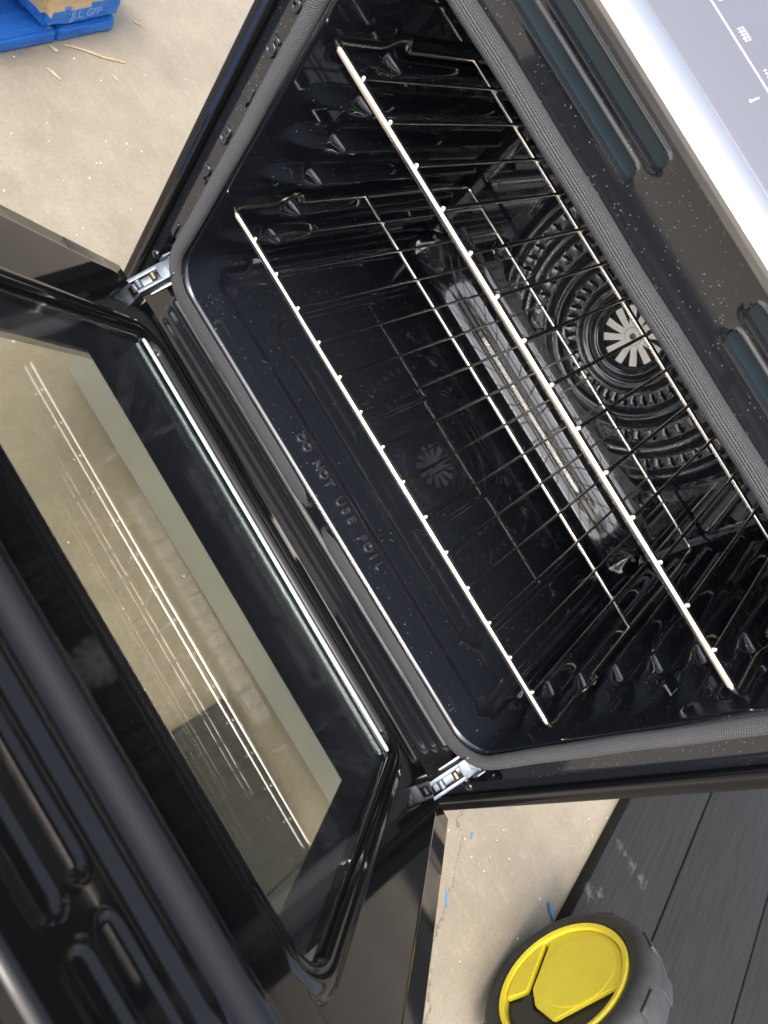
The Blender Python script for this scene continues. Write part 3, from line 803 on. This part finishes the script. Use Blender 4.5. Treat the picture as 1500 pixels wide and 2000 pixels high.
# ================================================================ WHEEL
wr = empty('wheel', (.702, .0813, 0)); tag(wr, 'upright black rubber wheel with a yellow plastic hub', 'wheel')
RT, RYL = .131, .0985
Tw = Matrix.Translation((0, 0, RT)) @ Matrix.Rotation(R(-90), 4, 'Y')    # local z -> -X
m_ = MB()
m_.lathe([(.099, -.004), (.102, .001), (.108, .0025), (.118, .000), (.1265, -.008), (.130, -.018), (.131, -.031), (.130, -.044), (.1265, -.054), (.118, -.060), (.098, -.062), (.094, -.052)], 72, Tw)
tyre = m_.build('tyre', RUBBER, wr, sharp=0)
for k in range(16):
    m_ = MB(); an = 2 * math.pi * k / 16
    Mk = Tw @ Matrix.Rotation(an, 4, 'Z') @ Matrix.Translation((.1278, 0, -.031))
    m_.box(-.002, .0032, -.017, .017, -.022 if k % 2 else -.005, .005 if k % 2 else .022, .0022, M=Mk); m_.build('tread_block', RUBBER, tyre)
m_ = MB()
m_.lathe([(.0992, -.010), (.0985, .0005), (.0965, .0020), (.0905, .0005), (.0895, -.006), (.0890, -.012)], 72, Tw)
hub = m_.build('yellow_rim', YELLOW, wr, sharp=50)
m_ = MB(); m_.lathe([(.092, -.0100), (.060, -.0102), (1e-5, -.0104)], 48, Tw); m_.build('wheel_disc', BLKPL, wr)
ARC = lambda r, a0, a1, k=14: [(r * math.sin(R(a0 + (a1 - a0) * q / k)), r * math.cos(R(a0 + (a1 - a0) * q / k))) for q in range(k + 1)]   # (z, y) about the hub
m_ = MB(); pol = [(-.0625, .0585 + .004), (-.0455, -.0185), (-.0250, -.0420), (.0160, -.0560), (.0890 - .001, .0100)] + ARC(.0885, 82, -44, 22)
m_.prism(pol[::-1], -.0095, -.0035, .0018, Tw); m_.build('hub_plate', YELLOW, wr, recalc=True)
m_ = MB(); pol = [(-.0500, -.0250)] + ARC(.0885, -118, -50, 12)
m_.prism(pol[::-1], -.0095, -.0020, .0015, Tw); m_.build('hub_segment', YELLOW, wr, recalc=True)
m_ = MB(); pol = ARC(.060, 0, 345, 24); m_.prism(pol[::-1], -.0040, -.0026, .0010, Tw @ Matrix.Translation((.012, .022, 0))); m_.build('hub_disc', YELLOW, wr, recalc=True)
m_ = MB(); pol = [(-.0400, -.0260), (-.0500, -.0300), (-.0560, -.0640), (-.0200, -.0820), (.0120, -.0620), (-.0240, -.0470)]
m_.prism(pol, -.0095, -.0030, .0015, Tw); m_.build('hub_web', BLKPL, wr, recalc=True)
m_ = MB(); m_.cyl(.010, -.16, -.06, 20, Tw); m_.build('axle', ZINC, wr)

# ================================================================ PALLET
th = math.atan2(-.954, .299)
pal = empty('pallet', (-1.008, .4205, 0), th); tag(pal, 'chipped blue wooden pallet at the edge of the floor', 'pallet')
def wood(name, x0, x1, y0, y1, z0, z1, wear_fn=None, bev=.004, rough=.0012):
    bm = bmesh.new(); bmesh.ops.create_cube(bm, size=1)
    for v in bm.verts: v.co = Vector(((x0 + x1) / 2 + v.co.x * (x1 - x0), (y0 + y1) / 2 + v.co.y * (y1 - y0), (z0 + z1) / 2 + v.co.z * (z1 - z0)))
    bmesh.ops.bevel(bm, geom=list(bm.edges), offset=bev, segments=2, affect='EDGES')
    bmesh.ops.subdivide_edges(bm, edges=[e for e in bm.edges if e.calc_length() > .03], cuts=7, use_grid_fill=True)
    rnd = random.Random(hash(name + str(x0)) % 1000 if False else int((x0 + 7) * 1000))
    m_ = MB(); m_.bm(bm)
    m_.v = [v + Vector((rnd.uniform(-1, 1), rnd.uniform(-1, 1), rnd.uniform(-1, 1) * (v.z > z0 + .003))) * rough for v in m_.v]
    o = m_.build(name, PALLET, pal, sharp=35)
    at = o.data.attributes.new('wear', 'FLOAT', 'POINT')
    for i, v in enumerate(o.data.vertices): at.data[i].value = wear_fn(v.co) if wear_fn else 0
    return o
# local x runs along the near edge (towards the image left), local -y goes into the pallet
wood('bottom_board', .001, .140, -.62, .0, 0, .026)
wood('bottom_board', .144, .72, -.135, -.001, 0, .025)
wood('bottom_board', .144, .72, -.62, -.45, 0, .025)
blk = wood('block', -.004, .178, -.115, -.001, .0268, .118, lambda c: .85 if (.064 < c.z < .092 and c.y > -.006) else (.62 if c.x > .165 and c.z > .05 else .1), .010)
wood('block', -.004, .178, -.62, -.50, .0268, .118)
for k in range(4): wood('top_board', -.006 + k * .19, .145 + k * .19, -.62, .002, .1190, .141)
text_mesh('stencil_mark', 'JJ.L. GFP', .021, STENCIL, blk, Matrix.Translation((.085, .0000, .049)) @ Matrix.Rotation(R(180), 4, 'Z') @ Matrix.Rotation(R(90), 4, 'X'), .0003, 0)

# ================================================================ FLOOR LITTER
def splinter(pts, r, label, m=WOODP, name='wood_splinter', group='wood splinters on the concrete'):
    o0 = Vector((*pts[0], 0)); root_pts = []
    P = [Vector((x, y, .0018)) - o0 for x, y in pts]; m_ = MB(); n_ = 9; q = []
    for i in range(n_):
        t = i / (n_ - 1) * (len(P) - 1); k = min(int(t), len(P) - 2); q.append(P[k].lerp(P[k + 1], t - k) + Vector((0, 0, random.uniform(-.0003, .0008))))
    m_.tube(q, lambda i: r * .75 * (.35 + .65 * math.sin(math.pi * (i + .6) / (n_ + .2))) * random.uniform(.8, 1.15), 5)
    o = m_.build(name, m, sharp=25); o.location = o0; tag(o, label, 'splinter', group)
splinter([(-.962, .297), (-.9532, .3325), (-.9399, .3652), (-.933, .4011)], .0030, 'long pale wood splinter lying against the blue pallet')
splinter([(-.9081, .2393), (-.897, .246), (-.8853, .2507)], .0030, 'short frayed wood splinter in front of the long one')
splinter([(-1.0363, .4765), (-1.0234, .495)], .0022, 'small wood splinter right of the pallet corner')
splinter([(-.9032, .3598), (-.8902, .3627)], .0022, 'tiny wood splinter on open concrete nearest the oven')
splinter([(-.9575, .2701), (-.9436, .2774)], .0040, 'stubby wedge-shaped wood chip just off the pallet seam')
def chip(pts, hgt, label, m, name, cat, group):
    cx = sum(p[0] for p in pts) / len(pts); cy = sum(p[1] for p in pts) / len(pts)
    m_ = MB(); m_.prism([(x - cx, y - cy) for x, y in pts], .0002, hgt, hgt * .25); o = m_.build(name, m, recalc=True); o.location = (cx, cy, 0); tag(o, label, cat, group)
def sliver(a, b, wd):
    a = Vector(a); b = Vector(b); t = (b - a).normalized(); n_ = Vector((-t.y, t.x)) * wd
    return [tuple(a + n_ * .3), tuple(a.lerp(b, .5) + n_), tuple(b + n_ * .6), tuple(b - n_ * .4), tuple(a.lerp(b, .4) - n_)]
G = 'blue paint chips on the concrete'
chip(sliver((.5456, .1646), (.540, .175), .0022), .0012, 'small blue paint chip on the concrete nearest the right hinge', BLUECHIP, 'paint_chip', 'paint chip', G)
chip(sliver((.5613, .079), (.583, .0632), .0022), .0012, 'blue paint sliver lying along the hairline crack', BLUECHIP, 'paint_chip', 'paint chip', G)
chip(sliver((.7165, .2304), (.7457, .2193), .0042), .0050, 'stubby blue stick pointing at the wheel', BLUECHIP, 'paint_chip', 'paint chip', G)
chip(sliver((-.9387, .2053), (-.9375, .2142), .0030), .0010, 'blue paint flake beside the pallet edge', BLUECHIP, 'paint_chip', 'paint chip', G)
# fine grit that nobody could count
m_ = MB(); rg = random.Random(11)
for k in range(150):
    if k % 2: x, y = rg.uniform(-1.25, -.42), rg.uniform(-.35, .75)
    else: x, y = rg.uniform(.40, .76), rg.uniform(-.3, .5)
    r = rg.uniform(.0005, .0016) * (1.6 if rg.random() < .06 else 1); bm = bmesh.new(); bmesh.ops.create_icosphere(bm, subdivisions=1, radius=r)
    for v in bm.verts: v.co = v.co * rg.uniform(.7, 1.2)
    m_.bm(bm, Matrix.Translation((x, y, r * .6)))
tag(m_.build('grit', PEBBLE, smooth=False), 'scattered pale grit on the concrete', 'grit', kind='stuff')
